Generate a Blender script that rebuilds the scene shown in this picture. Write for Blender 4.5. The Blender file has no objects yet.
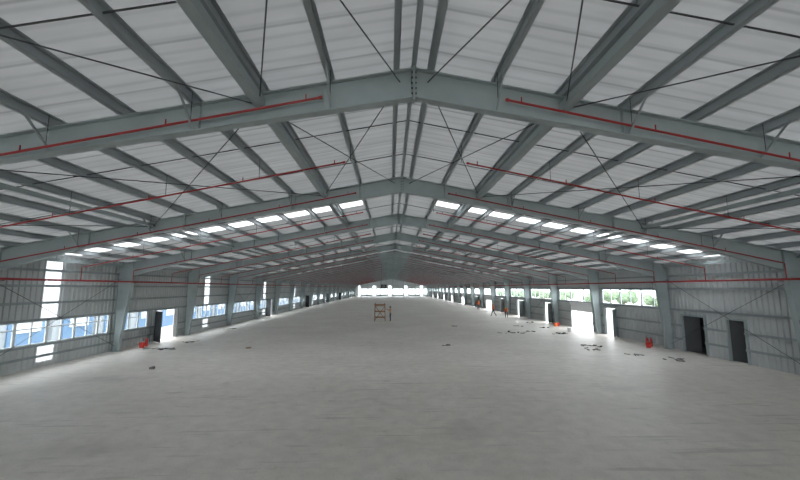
import bpy, math, random
from mathutils import Vector, Matrix
random.seed(7)
C = bpy.context
scene = C.scene
scene.view_settings.view_transform = 'Standard'
scene.view_settings.look = 'None'

# ------------------------------------------------------------ dimensions
CAM = Vector((-0.5, 0.0, 3.75))
BAY = 8.0
Y0 = -8.3
YB = -33.0                   # open rear end of the modelled hall
NB = 23
YEND = Y0 + NB*BAY           # 175.7
ZR = 8.46                    # rafter top at ridge
SL = 0.19
XW = 17.27                   # wall plane
def ztop(x): return ZR - SL*abs(x)
def zroof(x): return ztop(x) + 0.21
frames_y = [Y0 + BAY*i for i in range(NB+1)]

# ------------------------------------------------------------ materials
def mat(name, col, rough=0.6, metal=0.0, noise=0.0, nscale=4.0, bump=0.0, spec=0.5, stretch=None):
    m = bpy.data.materials.new(name); m.use_nodes = True
    nt = m.node_tree; b = nt.nodes['Principled BSDF']
    b.inputs['Base Color'].default_value = (*col, 1)
    b.inputs['Roughness'].default_value = rough
    b.inputs['Metallic'].default_value = metal
    b.inputs['Specular IOR Level'].default_value = spec
    if noise or bump:
        tc = nt.nodes.new('ShaderNodeTexCoord')
        mp = nt.nodes.new('ShaderNodeMapping')
        if stretch: mp.inputs['Scale'].default_value = stretch
        nt.links.new(tc.outputs['Object'], mp.inputs['Vector'])
        n = nt.nodes.new('ShaderNodeTexNoise'); n.inputs['Scale'].default_value = nscale
        n.inputs['Detail'].default_value = 5
        nt.links.new(mp.outputs['Vector'], n.inputs['Vector'])
        if noise:
            r = nt.nodes.new('ShaderNodeValToRGB')
            r.color_ramp.elements[0].position = .3; r.color_ramp.elements[1].position = .7
            r.color_ramp.elements[0].color = (*[c*(1-noise) for c in col], 1)
            r.color_ramp.elements[1].color = (*[min(1, c*(1+noise)) for c in col], 1)
            nt.links.new(n.outputs['Fac'], r.inputs['Fac'])
            nt.links.new(r.outputs['Color'], b.inputs['Base Color'])
        if bump:
            bp = nt.nodes.new('ShaderNodeBump'); bp.inputs['Strength'].default_value = bump
            nt.links.new(n.outputs['Fac'], bp.inputs['Height'])
            nt.links.new(bp.outputs['Normal'], b.inputs['Normal'])
    return m

M_steel = mat('painted_steel', (.37,.43,.435), .5, noise=.08, nscale=1.5)
M_purlin = mat('galvanised_purlin', (.33,.37,.38), .5, 0.0, noise=.08, nscale=1.0)
M_rod = mat('dark_rod', (.07,.075,.08), .5)
M_red = mat('red_pipe_paint', (.34,.02,.02), .5)
M_clad = mat('wall_cladding', (.56,.59,.59), .5, noise=.06, nscale=.6)
M_dark = mat('dark_panel', (.05,.055,.06), .6)
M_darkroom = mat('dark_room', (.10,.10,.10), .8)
M_white = mat('white_aluminium', (.75,.77,.78), .4)
M_wood = mat('scaffold_wood', (.36,.17,.07), .7, noise=.2, nscale=8)
M_orange = mat('orange_cloth', (.80,.17,.04), .8, noise=.1)
M_redp = mat('red_plastic', (.65,.04,.03), .4)
M_blueb = mat('blue_cladding', (.14,.24,.38), .5, noise=.1, nscale=.5)
M_greyb = mat('pale_plaster', (.36,.38,.40), .8, noise=.06)
M_ground = mat('outdoor_concrete', (.42,.42,.40), .9, noise=.1, nscale=.3)
M_leaf = mat('foliage', (.16,.22,.13), .8, noise=.4, nscale=2.5, bump=.6)
M_trunk = mat('bark', (.12,.08,.05), .9, noise=.3)
M_skin = mat('skin', (.45,.26,.17), .6)
M_shirtw = mat('peach_shirt', (.72,.42,.24), .85)
M_trous = mat('dark_trousers', (.05,.06,.09), .85)
M_shoe = mat('shoe_leather', (.03,.025,.02), .6)
M_hair = mat('black_hair', (.015,.012,.01), .7)
M_yellow = mat('yellow_helmet', (.80,.55,.05), .35)
M_card = mat('cardboard', (.40,.30,.20), .8, noise=.15)
M_scrap = mat('scrap_grey', (.22,.22,.21), .7, noise=.3)

# concrete floor
M_floor = bpy.data.materials.new('power_floated_concrete'); M_floor.use_nodes = True
nt = M_floor.node_tree; b = nt.nodes['Principled BSDF']; N = nt.nodes.new; L = nt.links.new
tc = N('ShaderNodeTexCoord')
n1 = N('ShaderNodeTexNoise'); n1.inputs['Scale'].default_value = .22; n1.inputs['Detail'].default_value = 8; n1.inputs['Roughness'].default_value = .6
n2 = N('ShaderNodeTexNoise'); n2.inputs['Scale'].default_value = 2.4; n2.inputs['Detail'].default_value = 8
n3 = N('ShaderNodeTexNoise'); n3.inputs['Scale'].default_value = 1.1; n3.inputs['Detail'].default_value = 10; n3.inputs['Roughness'].default_value = .7
n4 = N('ShaderNodeTexNoise'); n4.inputs['Scale'].default_value = 14; n4.inputs['Detail'].default_value = 6; n4.inputs['Roughness'].default_value = .7
for n in (n1,n2,n3,n4): L(tc.outputs['Object'], n.inputs['Vector'])
def ramp(src,p0,p1,c0,c1):
    r = N('ShaderNodeValToRGB'); r.color_ramp.elements[0].position=p0; r.color_ramp.elements[1].position=p1
    r.color_ramp.elements[0].color=(*c0,1); r.color_ramp.elements[1].color=(*c1,1); L(src, r.inputs['Fac']); return r.outputs['Color']
def mul(a, bb):
    m = N('ShaderNodeMix'); m.data_type='RGBA'; m.blend_type='MULTIPLY'; m.inputs['Factor'].default_value=1
    L(a, m.inputs['A']); L(bb, m.inputs['B']); return m.outputs['Result']
c = ramp(n1.outputs['Fac'],.35,.65,(.74,.70,.64),(.86,.82,.76))
c = mul(c, ramp(n2.outputs['Fac'],.3,.62,(.88,.88,.87),(1,1,1)))
c = mul(c, ramp(n3.outputs['Fac'],.28,.40,(.76,.755,.745),(1,1,1)))
c = mul(c, ramp(n4.outputs['Fac'],.32,.44,(.80,.795,.79),(1,1,1)))
# long scuff and trowel marks in several directions
for ang,sc in ((.5,(.35,5,1)),(-.9,(.5,6,1)),(1.45,(.25,4,1))):
    mp = N('ShaderNodeMapping'); mp.inputs['Rotation'].default_value=(0,0,ang); mp.inputs['Scale'].default_value=sc
    L(tc.outputs['Object'], mp.inputs['Vector'])
    ns = N('ShaderNodeTexNoise'); ns.inputs['Scale'].default_value=.9; ns.inputs['Detail'].default_value=6; L(mp.outputs['Vector'], ns.inputs['Vector'])
    c = mul(c, ramp(ns.outputs['Fac'],.30,.37,(.82,.82,.81),(1,1,1)))
def stain(c, px, py, rad, strength):
    mp = N('ShaderNodeMapping'); mp.inputs['Location'].default_value = (-px/rad[0], -py/rad[1], 0)
    mp.inputs['Scale'].default_value = (1/rad[0], 1/rad[1], 1)
    L(tc.outputs['Object'], mp.inputs['Vector'])
    g = N('ShaderNodeTexGradient'); g.gradient_type='SPHERICAL'; L(mp.outputs['Vector'], g.inputs['Vector'])
    mm = N('ShaderNodeMath'); mm.operation='MULTIPLY'; L(g.outputs['Fac'], mm.inputs[0])
    m3 = N('ShaderNodeMath'); m3.operation='MULTIPLY'; L(n3.outputs['Fac'], m3.inputs[0]); L(n4.outputs['Fac'], m3.inputs[1]); L(m3.outputs[0], mm.inputs[1])
    return mul(c, ramp(mm.outputs[0],.1,.22,(1,1,1),(strength,)*3))
c = stain(c, 1.5, 10.6, (1.1, 1.9), .84)
c = stain(c, -12.2, 16.6, (2.6, 1.4), .8)
c = stain(c, -7.5, 9.6, (2.6, 1.0), .85)
c = stain(c, 8.0, 14.5, (2.0, .8), .86)
L(c, b.inputs['Base Color'])
b.inputs['Roughness'].default_value = .45
b.inputs['Specular IOR Level'].default_value = .4
bp = N('ShaderNodeBump'); bp.inputs['Strength'].default_value=.08; L(n2.outputs['Fac'], bp.inputs['Height']); L(bp.outputs['Normal'], b.inputs['Normal'])

def translucent_mat(name, dcol, tcol, fac, textured=False):
    m = bpy.data.materials.new(name); m.use_nodes = True
    nt = m.node_tree; nt.nodes.clear(); N = nt.nodes.new; L = nt.links.new
    o = N('ShaderNodeOutputMaterial'); mx = N('ShaderNodeMixShader'); mx.inputs[0].default_value = fac
    d = N('ShaderNodeBsdfDiffuse'); d.inputs[0].default_value=(*dcol,1)
    t = N('ShaderNodeBsdfTranslucent'); t.inputs[0].default_value=(*tcol,1)
    L(d.outputs[0], mx.inputs[1]); L(t.outputs[0], mx.inputs[2]); L(mx.outputs[0], o.inputs[0])
    if textured:
        tc = N('ShaderNodeTexCoord')
        mp = N('ShaderNodeMapping'); mp.inputs['Scale'].default_value=(.5,2.0,1)
        n = N('ShaderNodeTexNoise'); n.inputs['Scale'].default_value=1.2; n.inputs['Detail'].default_value=5
        L(tc.outputs['Object'], mp.inputs['Vector']); L(mp.outputs['Vector'], n.inputs['Vector'])
        r = N('ShaderNodeValToRGB'); r.color_ramp.elements[0].position=.3; r.color_ramp.elements[1].position=.7
        r.color_ramp.elements[0].color=(.84,.84,.84,1); r.color_ramp.elements[1].color=(1,1,1,1)
        L(n.outputs['Fac'], r.inputs['Fac'])
        # pan ribs running down the slope, and lap seams
        def wave(scale, p0, dark):
            w = N('ShaderNodeTexWave'); w.wave_type='BANDS'; w.bands_direction='Y'; w.inputs['Scale'].default_value=scale
            w.inputs['Distortion'].default_value=.3; w.inputs['Detail Scale'].default_value=.6
            L(tc.outputs['Object'], w.inputs['Vector'])
            q = N('ShaderNodeValToRGB'); q.color_ramp.elements[0].position=0; q.color_ramp.elements[1].position=p0
            q.color_ramp.elements[0].color=(dark,dark,dark,1); q.color_ramp.elements[1].color=(1,1,1,1)
            L(w.outputs['Fac'], q.inputs['Fac']); return w, q
        w1,q1 = wave(.314/.33, .35, .88); w2,q2 = wave(.314/1.2, .012, .72)
        def mul(a,bb):
            k=N('ShaderNodeMix'); k.data_type='RGBA'; k.blend_type='MULTIPLY'; k.inputs['Factor'].default_value=1
            if isinstance(a,tuple): k.inputs['A'].default_value=a
            else: L(a,k.inputs['A'])
            L(bb,k.inputs['B']); return k.outputs['Result']
        tex = mul(mul(r.outputs['Color'],q1.outputs['Color']),q2.outputs['Color'])
        L(mul((*dcol,1),tex), d.inputs[0]); L(mul((*tcol,1),tex), t.inputs[0])
        bp = N('ShaderNodeBump'); bp.inputs['Strength'].default_value=.4; bp.inputs['Distance'].default_value=.05
        L(n.outputs['Fac'], bp.inputs['Height']); L(bp.outputs['Normal'], d.inputs['Normal'])
    return m
M_ceil = translucent_mat('translucent_foil_insulation', (.53,.55,.555), (.88,.9,.91), .035, True)  # faint translucency added so the whole roof glows and fills the hall with light
M_sky = translucent_mat('translucent_sheet', (.8,.8,.8), (.95,.97,1.0), .5)

M_glass = bpy.data.materials.new('clear_glazing'); M_glass.use_nodes=True
nt = M_glass.node_tree; nt.nodes.clear()
o = nt.nodes.new('ShaderNodeOutputMaterial'); mx = nt.nodes.new('ShaderNodeMixShader'); mx.inputs[0].default_value=.06
t = nt.nodes.new('ShaderNodeBsdfTransparent'); t.inputs[0].default_value=(.93,.96,.97,1)
g = nt.nodes.new('ShaderNodeBsdfGlossy'); g.inputs['Roughness'].default_value=.05
nt.links.new(t.outputs[0], mx.inputs[1]); nt.links.new(g.outputs[0], mx.inputs[2]); nt.links.new(mx.outputs[0], o.inputs[0])

# ------------------------------------------------------------ mesh builder
class MB:
    def __init__(s): s.v=[]; s.f=[]; s.m=[]; s.mats=[]
    def mi(s, m):
        if m not in s.mats: s.mats.append(m)
        return s.mats.index(m)
    def add(s, vs, fs, m):
        o=len(s.v); s.v += [tuple(v) for v in vs]; k=s.mi(m)
        for f in fs: s.f.append(tuple(i+o for i in f)); s.m.append(k)
    def box(s, x0,x1,y0,y1,z0,z1,m):
        s.add([(x0,y0,z0),(x1,y0,z0),(x1,y1,z0),(x0,y1,z0),(x0,y0,z1),(x1,y0,z1),(x1,y1,z1),(x0,y1,z1)],
              [(0,3,2,1),(4,5,6,7),(0,1,5,4),(1,2,6,5),(2,3,7,6),(3,0,4,7)], m)
    def beam(s, p, q, w, h, m, up=(0,0,1)):
        p=Vector(p); q=Vector(q); d=(q-p).normalized(); u=Vector(up)
        sd=d.cross(u).normalized(); u=sd.cross(d).normalized()
        vs=[]
        for e in (p,q):
            for a,c in ((-1,-1),(1,-1),(1,1),(-1,1)): vs.append(e+sd*a*w/2+u*c*h/2)
        s.add(vs, [(0,1,2,3),(7,6,5,4),(0,4,5,1),(1,5,6,2),(2,6,7,3),(3,7,4,0)], m)
    def tube(s, pts, rs, m, n=8):
        pts=[Vector(p) for p in pts]
        if not isinstance(rs,(list,tuple)): rs=[rs]*len(pts)
        vs=[]; fs=[]
        ref=Vector((0,0,1))
        for i,p in enumerate(pts):
            a=pts[max(0,i-1)]; c=pts[min(len(pts)-1,i+1)]
            d=(c-a).normalized(); rr=ref if abs(d.z)<.95 else Vector((1,0,0))
            sd=d.cross(rr).normalized(); u=sd.cross(d).normalized()
            for k in range(n):
                t=2*math.pi*k/n; vs.append(p+(sd*math.cos(t)+u*math.sin(t))*rs[i])
        for i in range(len(pts)-1):
            for k in range(n):
                fs.append((i*n+k,i*n+(k+1)%n,(i+1)*n+(k+1)%n,(i+1)*n+k))
        fs.append(tuple(range(n))[::-1]); fs.append(tuple((len(pts)-1)*n+k for k in range(n)))
        s.add(vs,fs,m)
    def prism(s, poly, y, t, m):   # poly in XZ, thickness along y
        n=len(poly); vs=[(a,y-t/2,c) for a,c in poly]+[(a,y+t/2,c) for a,c in poly]
        fs=[tuple(range(n)), tuple(range(2*n-1,n-1,-1))]+[(i,i+n,(i+1)%n+n,(i+1)%n) for i in range(n)]
        s.add(vs,fs,m)
    def sphere(s, c, r, m, nu=12, nv=8, sc=(1,1,1), zmin=-1, jit=0):
        vs=[];fs=[]
        for j in range(nv+1):
            t=math.pi*j/nv; z=max(math.cos(t),zmin)
            for i in range(nu):
                a=2*math.pi*i/nu; k=1+random.uniform(-jit,jit)
                vs.append((c[0]+r*sc[0]*math.sin(t)*math.cos(a)*k,c[1]+r*sc[1]*math.sin(t)*math.sin(a)*k,c[2]+r*sc[2]*z*k))
        for j in range(nv):
            for i in range(nu): fs.append((j*nu+i,(j+1)*nu+i,(j+1)*nu+(i+1)%nu,j*nu+(i+1)%nu))
        s.add(vs,fs,m)
    def obj(s, name, parent=None, smooth=False, loc=None, rot=None):
        me=bpy.data.meshes.new(name); me.from_pydata(s.v,[],s.f)
        for m in s.mats: me.materials.append(m)
        me.polygons.foreach_set('material_index', s.m)
        if smooth: me.polygons.foreach_set('use_smooth',[True]*len(s.f))
        me.update()
        o=bpy.data.objects.new(name, me); C.collection.objects.link(o)
        if parent: o.parent=parent
        if loc: o.location=loc
        if rot: o.rotation_euler=rot
        return o

# ------------------------------------------------------------ floor, ground
fl=MB(); fl.box(-XW-.15,XW+.15,YB,YEND+.3,-.2,0,M_floor); fl.obj('floor')
gr=MB(); gr.box(-160,160,-90,330,-.5,-.21,M_ground); gr.obj('outdoor_ground')

# ------------------------------------------------------------ ceiling
SKY=(19.4,20.4)
ce=MB()
for sx in (-1,1):
    def quad(x0,x1,y0,y1,m,B=ce):
        B.add([(sx*x0,y0,zroof(x0)),(sx*x1,y0,zroof(x1)),(sx*x1,y1,zroof(x1)),(sx*x0,y1,zroof(x0))],
              [(0,1,2,3) if sx<0 else (3,2,1,0)],m)
    quad(0,XW+.3,YB,SKY[0],M_ceil); quad(0,XW+.3,SKY[1],YEND,M_ceil)
    quad(0,2.0,SKY[0],SKY[1],M_ceil); quad(16.9,XW+.3,SKY[0],SKY[1],M_ceil)
    k=MB(); quad(2.0,16.9,SKY[0],SKY[1],M_sky,k); k.obj('roof_skylight')
ce.obj('ceiling')

# ------------------------------------------------------------ portal frames
def rafter_depth(x):
    x=abs(x)
    if x<9: return .66-(.14*x/9)
    if x<12: return .52
    return .52+(x-12)/(16.25-12)*.36
for i,y in list(enumerate(frames_y))+[(30,Y0-8),(30,Y0-16),(30,Y0-24)]:
    B=MB()
    kx=16.25; kz=ztop(kx)-rafter_depth(kx)
    for s in (-1,1):
        xs=[0,3,6,9,12,14,kx]
        top=[(s*x,ztop(x)) for x in xs]+[(s*17.1,ztop(17.1))]
        bot=[(s*x,ztop(x)-rafter_depth(x)) for x in xs]
        for a in range(len(xs)-1):
            B.prism([top[a],top[a+1],bot[a+1],bot[a]],y,.012,M_steel)
        B.prism([top[-2],top[-1],(s*17.1,kz),(s*kx,kz)],y,.012,M_steel)
        B.prism([(s*kx,kz),(s*17.1,kz),(s*17.1,0.02),(s*16.75,0.02)],y,.012,M_steel)
        fw=.24; ft=.02
        B.beam((top[0][0],y,top[0][1]-ft/2),(top[-1][0],y,top[-1][1]-ft/2),fw,ft,M_steel)
        for a in range(len(xs)-1):
            B.beam((bot[a][0],y,bot[a][1]),(bot[a+1][0],y,bot[a+1][1]),fw,ft,M_steel)
        B.beam((s*kx,y,kz),(s*16.75,y,.02),fw,ft,M_steel,up=(1,0,0))
        B.beam((s*17.1,y,ztop(17.1)),(s*17.1,y,.02),fw,ft,M_steel,up=(1,0,0))
        B.beam((s*kx,y,kz),(s*17.1,y,kz),fw,ft,M_steel)
        B.beam((s*kx,y,kz),(s*kx,y,ztop(kx)),fw*.9,ft,M_steel,up=(1,0,0))
        B.box(min(s*16.65,s*17.2),max(s*16.65,s*17.2),y-.2,y+.2,0,.025,M_steel)
        for xsx in (9.0,):
            for dx in (-.014,.014):
                B.beam((s*(xsx+dx),y,ztop(xsx)+.02),(s*(xsx+dx),y,ztop(xsx)-rafter_depth(xsx)-.06),.26,.022,M_steel,up=(1,0,0))
        for xsx in (4.5,12.8):
            B.beam((s*xsx,y,ztop(xsx)-.02),(s*xsx,y,ztop(xsx)-rafter_depth(xsx)),.2,.01,M_steel,up=(1,0,0))
        B.beam((s*.014,y,ZR+.03),(s*.014,y,ZR-.74),.26,.022,M_steel,up=(1,0,0))
        if i<=9:
            for q in range(12):
                px=.35+1.42*q
                if q%2==1 and px<15.5:
                    for dy in (-.75,.75):
                        B.beam((s*px,y+(.1 if dy>0 else -.1),ztop(px)-rafter_depth(px)+.03),(s*px,y+dy,ztop(px)+.03),.035,.035,M_purlin)
    for bz in (.08,.2,.32,.44,.56):
        for by in (-.08,.08):
            for bx in (-.04,.04):
                B.box(bx-.015,bx+.015,y+by-.015,y+by+.015,ZR-bz-.03,ZR-bz,M_rod)
    B.obj('steel_portal_frame')

# ------------------------------------------------------------ purlins
P=MB()
for s in (-1,1):
    t=Vector((s,0,-SL)).normalized(); nrm=Vector((s*SL,0,1)).normalized()
    for q in range(12):
        px=.35+1.42*q
        base=Vector((s*px,0,ztop(px)))
        ya,yb=YB,YEND-.1
        mid=base+nrm*.1
        P.beam(mid+Vector((0,ya,0)),mid+Vector((0,yb,0)),.012,.2,M_purlin,up=nrm)
        for hn,sg in ((.006,1),(.194,-1)):
            m2=base+nrm*hn+t*(.04*sg)
            P.beam(m2+Vector((0,ya,0)),m2+Vector((0,yb,0)),.08,.012,M_purlin,up=nrm)
        m2=base+nrm*.02+t*.08
        P.beam(m2+Vector((0,ya,0)),m2+Vector((0,yb,0)),.01,.04,M_purlin,up=nrm)
P.obj('roof_purlins')

# longitudinal struts
S=MB()
for s in (-1,1):
    for px,r in ((3.27,.20),(10.3,.14),):
        for k in range(NB):
            a=frames_y[k]+.01; e=frames_y[k+1]-.01
            S.beam((s*px,a,ztop(px)-.2),(s*px,e,ztop(px)-.2),r,r*.9,M_steel)
    S.beam((s*16.95,Y0,ztop(16.95)-.12),(s*16.95,YEND,ztop(16.95)-.12),.12,.16,M_steel)
S.beam((0,YB,ZR-.02+.12),(0,YEND-.1,ZR-.02+.12),.1,.1,M_purlin)
S.obj('longitudinal_roof_struts')

# sag rods + cross bracing
R=MB()
for k in range(NB):
    for fr in ((.33,.67) if k<9 else (.5,)):
        yy=frames_y[k]+BAY*fr
        for s in (-1,1):
            R.beam((0,yy,ztop(0)+.07),(s*17,yy,ztop(17)+.07),.022,.022,M_rod)
    if k in (1,2,5,9,14,20):
        for s in (-1,1):
            for xa,xb in ((.3,3.3),(3.3,10.3),(10.3,16.9)):
                for u,w in ((xa,xb),(xb,xa)):
                    R.tube([(s*u,frames_y[k],ztop(u)-.22),(s*w,frames_y[k+1],ztop(w)-.22)],.014,M_rod,5)
R.obj('roof_bracing_rods')

# ------------------------------------------------------------ sprinkler pipes
def zpipe(x): return 7.69-.205*(abs(x)-2)
ys=[]
for i in range(1,NB):
    ys += [frames_y[i]-.2, frames_y[i]+3.9]
for s in (-1,1):
    for j,yy in enumerate(ys):
        B=MB()
        B.tube([(s*2.0,yy,zpipe(2)),(s*16.06,yy,zpipe(16.06))],.026,M_red,8)
        B.tube([(s*2.0,yy,zpipe(2)),(s*1.93,yy,zpipe(2)+.015)],.038,M_red,8)
        if j<16:
            for q in range(1,11,2):
                px=.35+1.42*q
                B.tube([(s*px,yy,zpipe(px)),(s*px,yy,zroof(px)-.02)],.009,M_rod,4)
                B.tube([(s*(px+.5),yy,zpipe(px+.5)),(s*(px+.5),yy,zpipe(px+.5)+.13)],.014,M_red,5)
        B.obj('sprinkler_branch_pipe')
    B=MB()
    B.tube([(s*16.12,Y0,4.12),(s*16.12,YEND-.4,4.12)],.05,M_red,10)
    for yy in frames_y[:-1]:
        B.beam((s*16.12,yy+.13,4.05),(s*16.5,yy+.13,4.05),.04,.04,M_purlin)
    for yy in ys:
        B.tube([(s*16.12,yy,4.12),(s*16.12,yy,zpipe(16.12))],.02,M_red,8)
    B.obj('sprinkler_main_pipe')

# ------------------------------------------------------------ walls with openings
WT=zroof(XW)
def corr(B,s,y0,y1,z0,z1,m=M_clad,x=XW):
    pitch=.28; n=max(1,int(round((y1-y0)/pitch))); p=(y1-y0)/n
    prof=[]
    for i in range(n):
        a=y0+i*p
        prof+=[(a,0),(a+p*.58,0),(a+p*.68,.045),(a+p*.9,.045)]
    prof.append((y1,0))
    vs=[]
    for yy,d in prof: vs += [(s*(x-d),yy,z0),(s*(x-d),yy,z1)]
    fs=[(2*i,2*i+2,2*i+3,2*i+1) for i in range(len(prof)-1)]
    B.add(vs,fs,m)
def spans(lo,hi,holes):
    out=[]; z=lo
    for a,bb in sorted(holes):
        if a>z+1e-4: out.append((z,a))
        z=max(z,bb)
    if z<hi-1e-4: out.append((z,hi))
    return out
def build_wall(name,s,openings,trans):
    B=MB(); allo=openings+trans
    cuts=sorted({YB,YEND}|{o[0] for o in allo}|{o[1] for o in allo})
    for a,bb in zip(cuts[:-1],cuts[1:]):
        if bb-a<1e-3: continue
        holes=[(o[2],o[3]) for o in allo if o[0]<=a+1e-4 and o[1]>=bb-1e-4]
        for z0,z1 in spans(0,WT,holes): corr(B,s,a,bb,z0,z1)
    for gz in GIRTS[s]:
        cutsg=sorted([(o[0],o[1]) for o in openings if o[2]<gz-.06 and o[3]>gz+.06])
        for a,bb in spans(YB,YEND,cutsg):
            B.box(min(s*(XW-.05),s*(XW-.2)),max(s*(XW-.05),s*(XW-.2)),a,bb,gz-.008,gz+.008,M_purlin)
            B.box(min(s*(XW-.19),s*(XW-.2)),max(s*(XW-.19),s*(XW-.2)),a,bb,gz-.06,gz+.06,M_purlin)
    B.obj(name)
    for o in trans:
        T=MB()
        holes=[(q[2],q[3]) for q in openings if q[0]<o[1] and q[1]>o[0]]
        for z0,z1 in spans(o[2],o[3],holes): corr(T,s,o[0],o[1],z0,z1,M_sky)
        T.obj('translucent_wall_panel')
GIRTS={-1:[.55,1.06,2.26,3.05,3.85,4.6],1:[.7,1.5,2.44,3.71,4.5]}
wins={-1:[],1:[]}; doors={-1:[],1:[]}
fy=frames_y
# left
wins[-1] += [(-7.9,-.6),(0.0,7.4),(8.0,15.4),(16.0,23.3),(24.1,26.9)]
doors[-1] += [(27.7,30.6,0,2.15)]
for i in range(5,NB):
    a=fy[i]; 
    if i in (7,10,13,16,19):
        wins[-1].append((a+.4,a+3.2)); doors[-1].append((a+4.2,a+7.0,0,2.3))
    else: wins[-1].append((a+.35,a+7.65))
# right
for i in range(4,NB):
    wins[1].append((fy[i]+.3,fy[i]+7.7))
doors[1] += [(18.75,19.7,0,2.1),(21.2,22.8,0,2.1),(29.6,31.2,0,2.15),(33.0,37.0,0,2.15),(41.5,43.5,0,2.15),(50,53,0,2.15),(59,61,0,2.15),(66,70,0,2.15),(76,79,0,2.15),(90,94,0,2.15),(106,110,0,2.15),(122,126,0,2.15),(138,142,0,2.15),(154,158,0,2.15)]
WZ={-1:(1.1,2.22),1:(2.48,3.66)}
trl=[(18.9+16*i,19.8+16*i,0.25,5.2) for i in range(10)]
trl=[t for t in trl if not any(d[0]<t[1] and d[1]>t[0] for d in doors[-1])]
oL=[(a,bb,*WZ[-1]) for a,bb in wins[-1]]+doors[-1]
oR=[(a,bb,*WZ[1]) for a,bb in wins[1]]+doors[1]
build_wall('wall_left',-1,oL,trl)
build_wall('wall_right',1,oR,[])

wn=0
for s in (-1,1):
    z0,z1=WZ[s]
    for a,bb in wins[s]:
        wn+=1; B=MB(); x=XW-.03
        def bx(y0,y1,za,zb,d=.06,m=M_white): B.box(min(s*(x-d),s*x),max(s*(x-d),s*x),y0,y1,za,zb,m)
        bx(a,bb,z0,z0+.06); bx(a,bb,z1-.06,z1); bx(a,a+.06,z0,z1); bx(bb-.06,bb,z0,z1)
        n=max(2,int(round((bb-a)/(.8 if s<0 else 1.2))))
        for i in range(1,n):
            yy=a+(bb-a)*i/n; w=.06 if i%2 else .13
            bx(yy-w/2,yy+w/2,z0,z1)
        if s<0: bx(a,bb,z1-.38,z1-.33,.05)
        B.box(min(s*(x-.03),s*(x-.025)),max(s*(x-.03),s*(x-.025)),a+.03,bb-.03,z0+.03,z1-.03,M_glass)
        bx(a-.05,bb+.05,z0-.05,z0,.12,M_steel); bx(a-.05,bb+.05,z1,z1+.05,.12,M_steel)
        B.obj('window_%d'%wn)
dn=0
for s in (-1,1):
    for (a,bb,z0,z1) in doors[s]:
        dn+=1; B=MB(); x=XW
        def bx(y0,y1,za,zb,d0=.0,d1=.16,m=M_steel): B.box(min(s*(x-d1),s*(x-d0)),max(s*(x-d1),s*(x-d0)),y0,y1,za,zb,m)
        bx(a-.08,a,0,z1+.08); bx(bb,bb+.08,0,z1+.08); bx(a,bb,z1,z1+.08)
        w=bb-a
        if w<1.2 or (s>0 and abs(a-21.2)<.1):   # dark hinged steel leaf ajar, with dark annex behind
            lw=(w if w<1.2 else w/2)
            B.beam((s*(x-.05),bb-.02,z1/2),(s*(x+lw*.55),bb-.02-lw*.75,z1/2),.04,z1-.04,M_dark)
            B.box(min(s*(x+lw*.3),s*(x+lw*.36)),max(s*(x+lw*.3),s*(x+lw*.36)),bb-lw*.5,bb-lw*.44,1.0,1.06,M_white)
            if w>1.2: B.beam((s*(x-.05),a+.02,z1/2),(s*(x-.02+lw*.5),a+.02,z1/2),.04,z1-.04,M_dark)
        elif w<3.2:
            lw=w*.42    # leaf swung into the hall
            B.beam((s*(x-.12),a+.03,z1/2),(s*(x-.12-lw*.72),a-lw*.55,z1/2),.045,z1-.06,M_dark if s<0 else M_steel)
            B.box(min(s*(x-.10),s*(x-.06)),max(s*(x-.10),s*(x-.06)),bb-w*.16,bb,0.02,z1,M_white)
        else:
            bx(a,bb,z1-.0,z1+.3,-.05,.22,M_white)   # roller shutter box
            bx(a,bb,z1-.55,z1,.05,.08,M_white)       # partly lowered curtain
            for k in range(2): B.beam((s*(x-.1),a+.03+k*(w-.06),0.02),(s*(x-.1),a+.03+k*(w-.06),z1),.06,.06,M_white,up=(1,0,0))
        B.obj('door_%d'%dn)
# dark annex behind the two near right doors
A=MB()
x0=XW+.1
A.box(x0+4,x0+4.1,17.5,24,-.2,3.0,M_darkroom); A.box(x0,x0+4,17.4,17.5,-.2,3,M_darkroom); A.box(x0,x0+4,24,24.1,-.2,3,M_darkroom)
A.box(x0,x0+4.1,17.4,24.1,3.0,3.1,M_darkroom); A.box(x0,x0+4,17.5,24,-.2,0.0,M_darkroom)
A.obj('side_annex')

# far gable wall
G=MB()
strips=[(-15.2,-14.0),(-8.6,-6.9),(-1.4,0.2),(6.0,7.6),(13.2,14.6)]
op=[(a,bb,0,4.9) for a,bb in strips]+[(-13.7,-8.9,.8,3.4),(-6.6,-1.7,.8,3.4),(.5,5.7,.8,3.4),(7.9,12.9,.8,3.4),(14.9,16.8,.8,3.4)]
cuts=sorted({-XW,0,XW}|{o[0] for o in op}|{o[1] for o in op})
for a,bb in zip(cuts[:-1],cuts[1:]):
    holes=[(o[2],o[3]) for o in op if o[0]<=a+1e-4 and o[1]>=bb-1e-4]
    sp=spans(0,4.9,holes)
    for z0,z1 in sp:
        G.add([(a,YEND,z0),(bb,YEND,z0),(bb,YEND,z1),(a,YEND,z1)],[(0,1,2,3)],M_clad)
    G.add([(a,YEND,4.9),(bb,YEND,4.9),(bb,YEND,zroof(bb)),(a,YEND,zroof(a))],[(0,1,2,3)],M_clad)
G.box(-16.9,16.9,YEND-.22,YEND-.06,4.95,5.05,M_purlin)
for gx in (-11,-5,0.8,5.6,11): G.box(gx-.12,gx+.12,YEND-.35,YEND-.05,0,zroof(gx)-.3,M_steel)
G.obj('wall_far')
for a,bb in strips:
    T=MB(); T.box(a,bb,YEND-.01,YEND-.005,0,4.9,M_sky); T.obj('translucent_wall_panel')
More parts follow.
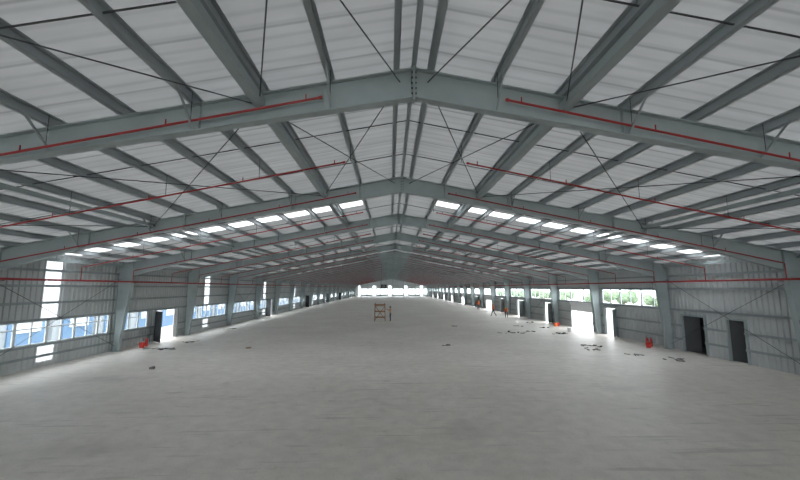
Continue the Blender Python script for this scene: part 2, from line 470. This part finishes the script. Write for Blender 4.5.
for o in op[len(strips):]:
    wn+=1; B=MB()
    B.box(o[0],o[1],YEND-.06,YEND,o[2],o[2]+.08,M_white); B.box(o[0],o[1],YEND-.06,YEND,o[3]-.08,o[3],M_white)
    n=3
    for i in range(n+1):
        xx=o[0]+(o[1]-o[0])*i/n; B.box(xx-.04,xx+.04,YEND-.06,YEND,o[2],o[3],M_white)
    B.box(o[0],o[1],YEND-.03,YEND-.025,o[2],o[3],M_glass)
    B.obj('window_%d'%wn)

# wall cross bracing
W=MB()
for s in (-1,1):
    for k in (3,6,10,15,21):
        for za,zb in ((.3,4.3),(4.3,.3)):
            W.tube([(s*16.98,fy[k],za),(s*16.98,fy[k+1],zb)],.012,M_rod,5)
W.obj('bracing_rods')

# ------------------------------------------------------------ outside
B=MB()   # blue neighbouring shed
B.box(-30,-24,4,120,-.21,6,M_greyb)
for yy in range(4,120,4):
    B.box(-24.0,-23.9,yy+.3,yy+3.0,-.2,2.2,M_blueb)
    B.box(-23.9,-23.85,yy+.8,yy+2.5,.9,1.7,M_white)
    B.box(-24.0,-23.8,yy+3.3,yy+3.6,-.2,6,M_greyb)
B.box(-24.0,-23.85,4,120,2.5,3.4,M_blueb)
B.obj('blue_neighbour_building')
for i in range(22):
    yy=18+i*7.5+random.uniform(-1.5,1.5); xx=50+random.uniform(-3,4); h=random.uniform(1.8,3.2)
    B=MB(); B.tube([(0,0,-.21),(.1,0,h*.5),(0,.1,h*.8)],[.14,.1,.05],M_trunk,6)
    for j in range(9):
        B.sphere((random.uniform(-1.4,1.4),random.uniform(-1.8,1.8),h*.62+random.uniform(-.6,.6)),random.uniform(.6,1.0),M_leaf,10,7,jit=.14)
    B.obj('tree',loc=(xx,yy,0))

# ------------------------------------------------------------ people
def person(loc, rotz, pose='stand', shirt=M_orange, helmet=True):
    J={'pel':(0,0,.93),'sp':(0,.005,1.12),'ch':(0,0,1.32),'nb':(0,0,1.43),'nk':(0,.005,1.49),'hd':(0,.02,1.575),'ht':(0,.01,1.64)}
    arms={}; legs={}
    for s,nm in ((-1,'l'),(1,'r')):
        arms[nm]=[(s*.17,0,1.385),(s*.24,-.02,1.11),(s*.26,.05,.87),(s*.262,.075,.80)]
        legs[nm]=[(s*.09,0,.89),(s*.11,.02,.49),(s*.12,-.02,.09),(s*.135,.13,.045)]
    if pose=='reach':
        arms['l']=[(-.17,0,1.39),(-.26,.2,1.28),(-.24,.42,1.40),(-.24,.48,1.44)]
        arms['r']=[(.17,0,1.39),(.27,.17,1.22),(.2,.4,1.28),(.19,.46,1.31)]
    if pose=='walk':
        legs['l']=[(-.09,0,.89),(-.1,.2,.50),(-.11,.28,.10),(-.12,.43,.05)]
        legs['r']=[(.09,0,.89),(.1,-.03,.49),(.11,-.32,.17),(.12,-.22,.05)]
        arms['l']=[(-.17,0,1.385),(-.24,-.16,1.14),(-.25,-.18,.90),(-.25,-.17,.83)]
        arms['r']=[(.17,0,1.385),(.24,.12,1.13),(.25,.3,.97),(.25,.35,.93)]
    if pose=='bend':
        J={'pel':(0,-.12,.86),'sp':(0,.04,1.0),'ch':(0,.22,1.12),'nb':(0,.32,1.17),'nk':(0,.37,1.19),'hd':(0,.46,1.20),'ht':(0,.52,1.22)}
        for s,nm in ((-1,'l'),(1,'r')):
            arms[nm]=[(s*.17,.26,1.13),(s*.22,.34,.87),(s*.17,.45,.66),(s*.16,.47,.59)]
            legs[nm]=[(s*.09,-.12,.83),(s*.13,.04,.46),(s*.14,-.04,.09),(s*.15,.11,.045)]
    vs=[];es=[];rs=[]
    def v(p,r): vs.append(p); rs.append(r); return len(vs)-1
    a=v(J['pel'],(.135,.105)); b1=v(J['sp'],(.125,.095)); c1=v(J['ch'],(.155,.11)); d1=v(J['nb'],(.085,.075)); e1=v(J['nk'],(.05,.05)); f1=v(J['hd'],(.075,.092)); g1=v(J['ht'],(.062,.078))
    es+=[(a,b1),(b1,c1),(c1,d1),(d1,e1),(e1,f1),(f1,g1)]
    for nm in 'lr':
        p=c1
        for q,r in zip(arms[nm],((.065,)*2,(.045,)*2,(.03,.028),(.036,.018))): k=v(q,r); es.append((p,k)); p=k
        p=a
        for q,r in zip(legs[nm],((.092,)*2,(.062,)*2,(.042,)*2,(.04,.032))): k=v(q,r); es.append((p,k)); p=k
    me=bpy.data.meshes.new('body'); me.from_pydata(vs,es,[])
    o=bpy.data.objects.new('tmp',me); C.collection.objects.link(o)
    o.modifiers.new('k','SKIN'); 
    for i,r in enumerate(rs): me.skin_vertices[0].data[i].radius=r
    for i in range(len(rs)): me.skin_vertices[0].data[i].use_root=(i==0)
    sb=o.modifiers.new('s','SUBSURF'); sb.levels=1; sb.render_levels=1
    C.view_layer.update()
    dg=C.evaluated_depsgraph_get()
    bm=bpy.data.meshes.new_from_object(o.evaluated_get(dg))
    bpy.data.objects.remove(o)
    bm.materials.clear()
    for m in (shirt,M_trous,M_skin,M_shoe): bm.materials.append(m)
    nk=Vector(J['nk']); hd=Vector(J['hd']); pel=Vector(J['pel']); sp=Vector(J['sp'])
    up=(hd-nk).normalized(); su=(sp-pel).normalized()
    for p in bm.polygons:
        c=p.center; p.use_smooth=True
        k=0
        if (c-nk).dot(up)>-.02 and (c-nk).length<.3: k=2
        elif min((c-Vector(arms[n][2])).length for n in 'lr')<.07 or min((c-Vector(arms[n][3])).length for n in 'lr')<.08: k=2
        elif (c-pel).dot(su)<.02 and min((c-Vector(arms[n][q])).length for n in 'lr' for q in (1,2))>.12: k=1
        if c.z<.085: k=3
        p.material_index=k
    root=bpy.data.objects.new('construction_worker',None); C.collection.objects.link(root)
    root.location=loc; root.rotation_euler=(0,0,rotz)
    ob=bpy.data.objects.new('body',bm); C.collection.objects.link(ob); ob.parent=root
    H=MB()
    for nm,s in (('l',-1),('r',1)):
        w=Vector(arms[nm][2]); pm=Vector(arms[nm][3]); d=(pm-w).normalized()
        sd=Vector((0,1,0)) if abs(d.y)<.8 else Vector((s,0,0))
        sd=(sd-d*sd.dot(d)).normalized(); inw=d.cross(sd)
        if inw.x*s>0: inw=-inw
        for q,(off,ln) in enumerate(((.024,.072),(.008,.08),(-.008,.074),(-.023,.058))):
            st=pm+sd*off
            H.tube([st,st+d*ln*.45+inw*.004,st+d*ln*.75+inw*.014,st+d*ln+inw*.03],[.009,.0085,.008,.006],M_skin,6)
        st=w+d*.03+sd*.02
        H.tube([st,st+d*.025+sd*.025+inw*.008,st+d*.052+sd*.034+inw*.018],[.011,.0095,.007],M_skin,6)
    H.obj('hands',root,True)
    F=MB()
    fwd=Vector((0,1,0)) if pose!='bend' else Vector((0,.45,-.9)).normalized()
    side=Vector((1,0,0)); hc=hd+up*.01
    for s in (-1,1):
        F.sphere(hc+fwd*.088+side*s*.03+up*.012,.011,M_hair,8,6)
        F.sphere(hc+side*s*.08-fwd*.005,.022,M_skin,8,6,sc=(.5,.9,1.3))
    F.tube([hc+fwd*.085+up*.012,hc+fwd*.108-up*.022,hc+fwd*.088-up*.03],[.008,.014,.012],M_skin,6)
    F.beam(hc+fwd*.088-up*.052-side*.022,hc+fwd*.088-up*.052+side*.022,.01,.008,M_redp)
    F.sphere(hc+up*.035-fwd*.012,.1,M_hair,14,10,sc=(.86,1.0,.85),zmin=-.15)
    F.obj('face_and_hair',root,True)
    if helmet:
        Q=MB(); Q.sphere(hc+up*.05,.112,M_yellow,16,10,sc=(.95,1.1,.8),zmin=0.0)
        Q.sphere(hc+up*.05+fwd*.03,.125,M_yellow,16,4,sc=(.95,1.15,.06)); Q.obj('hard_hat',root,True)
    return root
person((-.45,43.6,0),math.radians(80),'reach',M_shirtw,False)
person((14.3,48.5,0),math.radians(150),'bend',M_orange,True)
person((13.3,50.8,0),math.radians(60),'walk',M_orange,True)
person((14.9,66.5,0),math.radians(200),'stand',M_orange,True)

# scaffold
B=MB()
for x in (-.6,.6):
    for y in (-.45,.45):
        B.beam((x,y,0),(x*.92,y*.92,2.05),.07,.07,M_wood,up=(1,0,0))
for z in (.45,1.1,1.8):
    for y in (-.45,.45): B.beam((-.6,y*.97,z),(.6,y*.97,z),.04,.09,M_wood)
    for x in (-.6,.6): B.beam((x*.97,-.45,z),(x*.97,.45,z),.04,.09,M_wood)
for k in range(5): B.box(-.66,.66,-.46+k*.19,-.30+k*.19,1.86,1.90,M_wood)
B.beam((-.6,-.47,.1),(.6,-.47,1.75),.03,.06,M_wood); B.beam((.6,.47,.1),(-.6,.47,1.75),.03,.06,M_wood)
B.obj('wooden_scaffold_trestle',loc=(-1.65,44,0))

# hanging fan unit near the ridge
B=MB()
B.box(-.45,.45,-.3,.3,-.35,.35,M_dark)
B.tube([(0,-.34,0),(0,-.3,0)],.28,M_scrap,16)
for k in range(5):
    t=k*math.tau/5; B.beam((0,-.36,0),(.25*math.cos(t),-.36,.25*math.sin(t)),.01,.08,M_scrap,up=(0,1,0))
for x in (-.35,.35): B.tube([(x,0,.35),(x,0,zroof(1.4)-3.95)],.012,M_rod,5)
B.obj('hanging_fan_unit',loc=(-1.5,60,3.95))

# small things
def extinguisher(x,y):
    B=MB(); B.tube([(0,0,0),(0,0,.02),(0,0,.42),(0,0,.48),(0,0,.52)],[.075,.085,.085,.05,.02],M_redp,14)
    B.beam((0,-.02,.55),(0,.12,.58),.025,.02,M_dark); B.beam((0,-.02,.52),(0,.1,.51),.025,.015,M_dark)
    B.tube([(0,-.02,.53),(0,-.1,.5),(0,-.12,.35),(0,-.1,.2)],[.012,.012,.012,.018],M_dark,8)
    B.obj('fire_extinguisher',loc=(x,y,0))
for x,y in ((16.35,24.6),(16.3,24.9),(-16.3,25.6)): extinguisher(x,y)
def bucket(x,y,m):
    B=MB(); n=14
    B.tube([(0,0,0),(0,0,.3),(0,0,.34)],[.13,.17,.175],m,n)
    B.tube([(-.17,0,.32),(-.12,0,.42),(0,0,.47),(.12,0,.42),(.17,0,.32)],.008,M_scrap,6)
    B.obj('paint_bucket',loc=(x,y,0))
for x,y,m in ((15.9,24.2,M_redp),(16.2,38.0,M_redp),(15.8,37.6,M_orange),(-16.2,25.0,M_redp),(15.0,33.0,M_white)): bucket(x,y,m)
def debris(x,y,r,n):
    B=MB()
    for i in range(n):
        a=random.uniform(0,6.28); d=random.uniform(0,r); px,py=d*math.cos(a),d*math.sin(a)*.6
        t=random.uniform(0,3.14); l=random.uniform(.12,.45); k=random.random()
        m=random.choice([M_scrap,M_card,M_dark,M_scrap,M_scrap])
        if k<.65: B.beam((px-l/2*math.cos(t),py-l/2*math.sin(t),.02),(px+l/2*math.cos(t),py+l/2*math.sin(t),.03),.06,.03,m)
        elif k<.85:
            B.beam((px,py,0),(px,py,random.uniform(.05,.12)),.2,.14,m,up=(math.cos(t),math.sin(t),0))
        else:
            B.tube([(px+.18*math.cos(u*.52),py+.18*math.sin(u*.52),.02) for u in range(13)],.014,M_dark,6)
    B.obj('debris_pile',loc=(x,y,0))
for x,y,r,n in ((9.9,32.4,1.2,12),(11.6,33.4,.8,6),(13.6,31.5,1.0,9),(11.9,23.6,.8,6),(13.2,21.6,.6,5),(14.6,20.2,.8,6),(12.6,25.0,1.2,9),(12.0,38,.8,6),
                (-14.6,24.5,1.1,12),(-14.2,27.5,.9,6),(14.0,36.3,.8,7),(14.4,41.5,.8,6),(-9.4,24.6,.4,3),(-11.6,18.6,.4,3),(-15.0,36,.8,5),(3.2,25.5,.5,3),(6.0,38.0,.6,4)):
    debris(x,y,r,n)

# ------------------------------------------------------------ light
w=bpy.data.worlds.new('overcast_sky'); scene.world=w; w.use_nodes=True
w.node_tree.nodes['Background'].inputs[0].default_value=(.96,.98,1.0,1)
w.node_tree.nodes['Background'].inputs[1].default_value=7.2

# ------------------------------------------------------------ camera
cd=bpy.data.cameras.new('camera'); cam=bpy.data.objects.new('camera',cd); C.collection.objects.link(cam)
cd.sensor_width=36; cd.lens=378/800*36; cd.clip_end=600; cd.clip_start=.05
cam.location=CAM
cam.rotation_euler=(math.radians(90+7.24),0,-.026)
scene.camera=cam
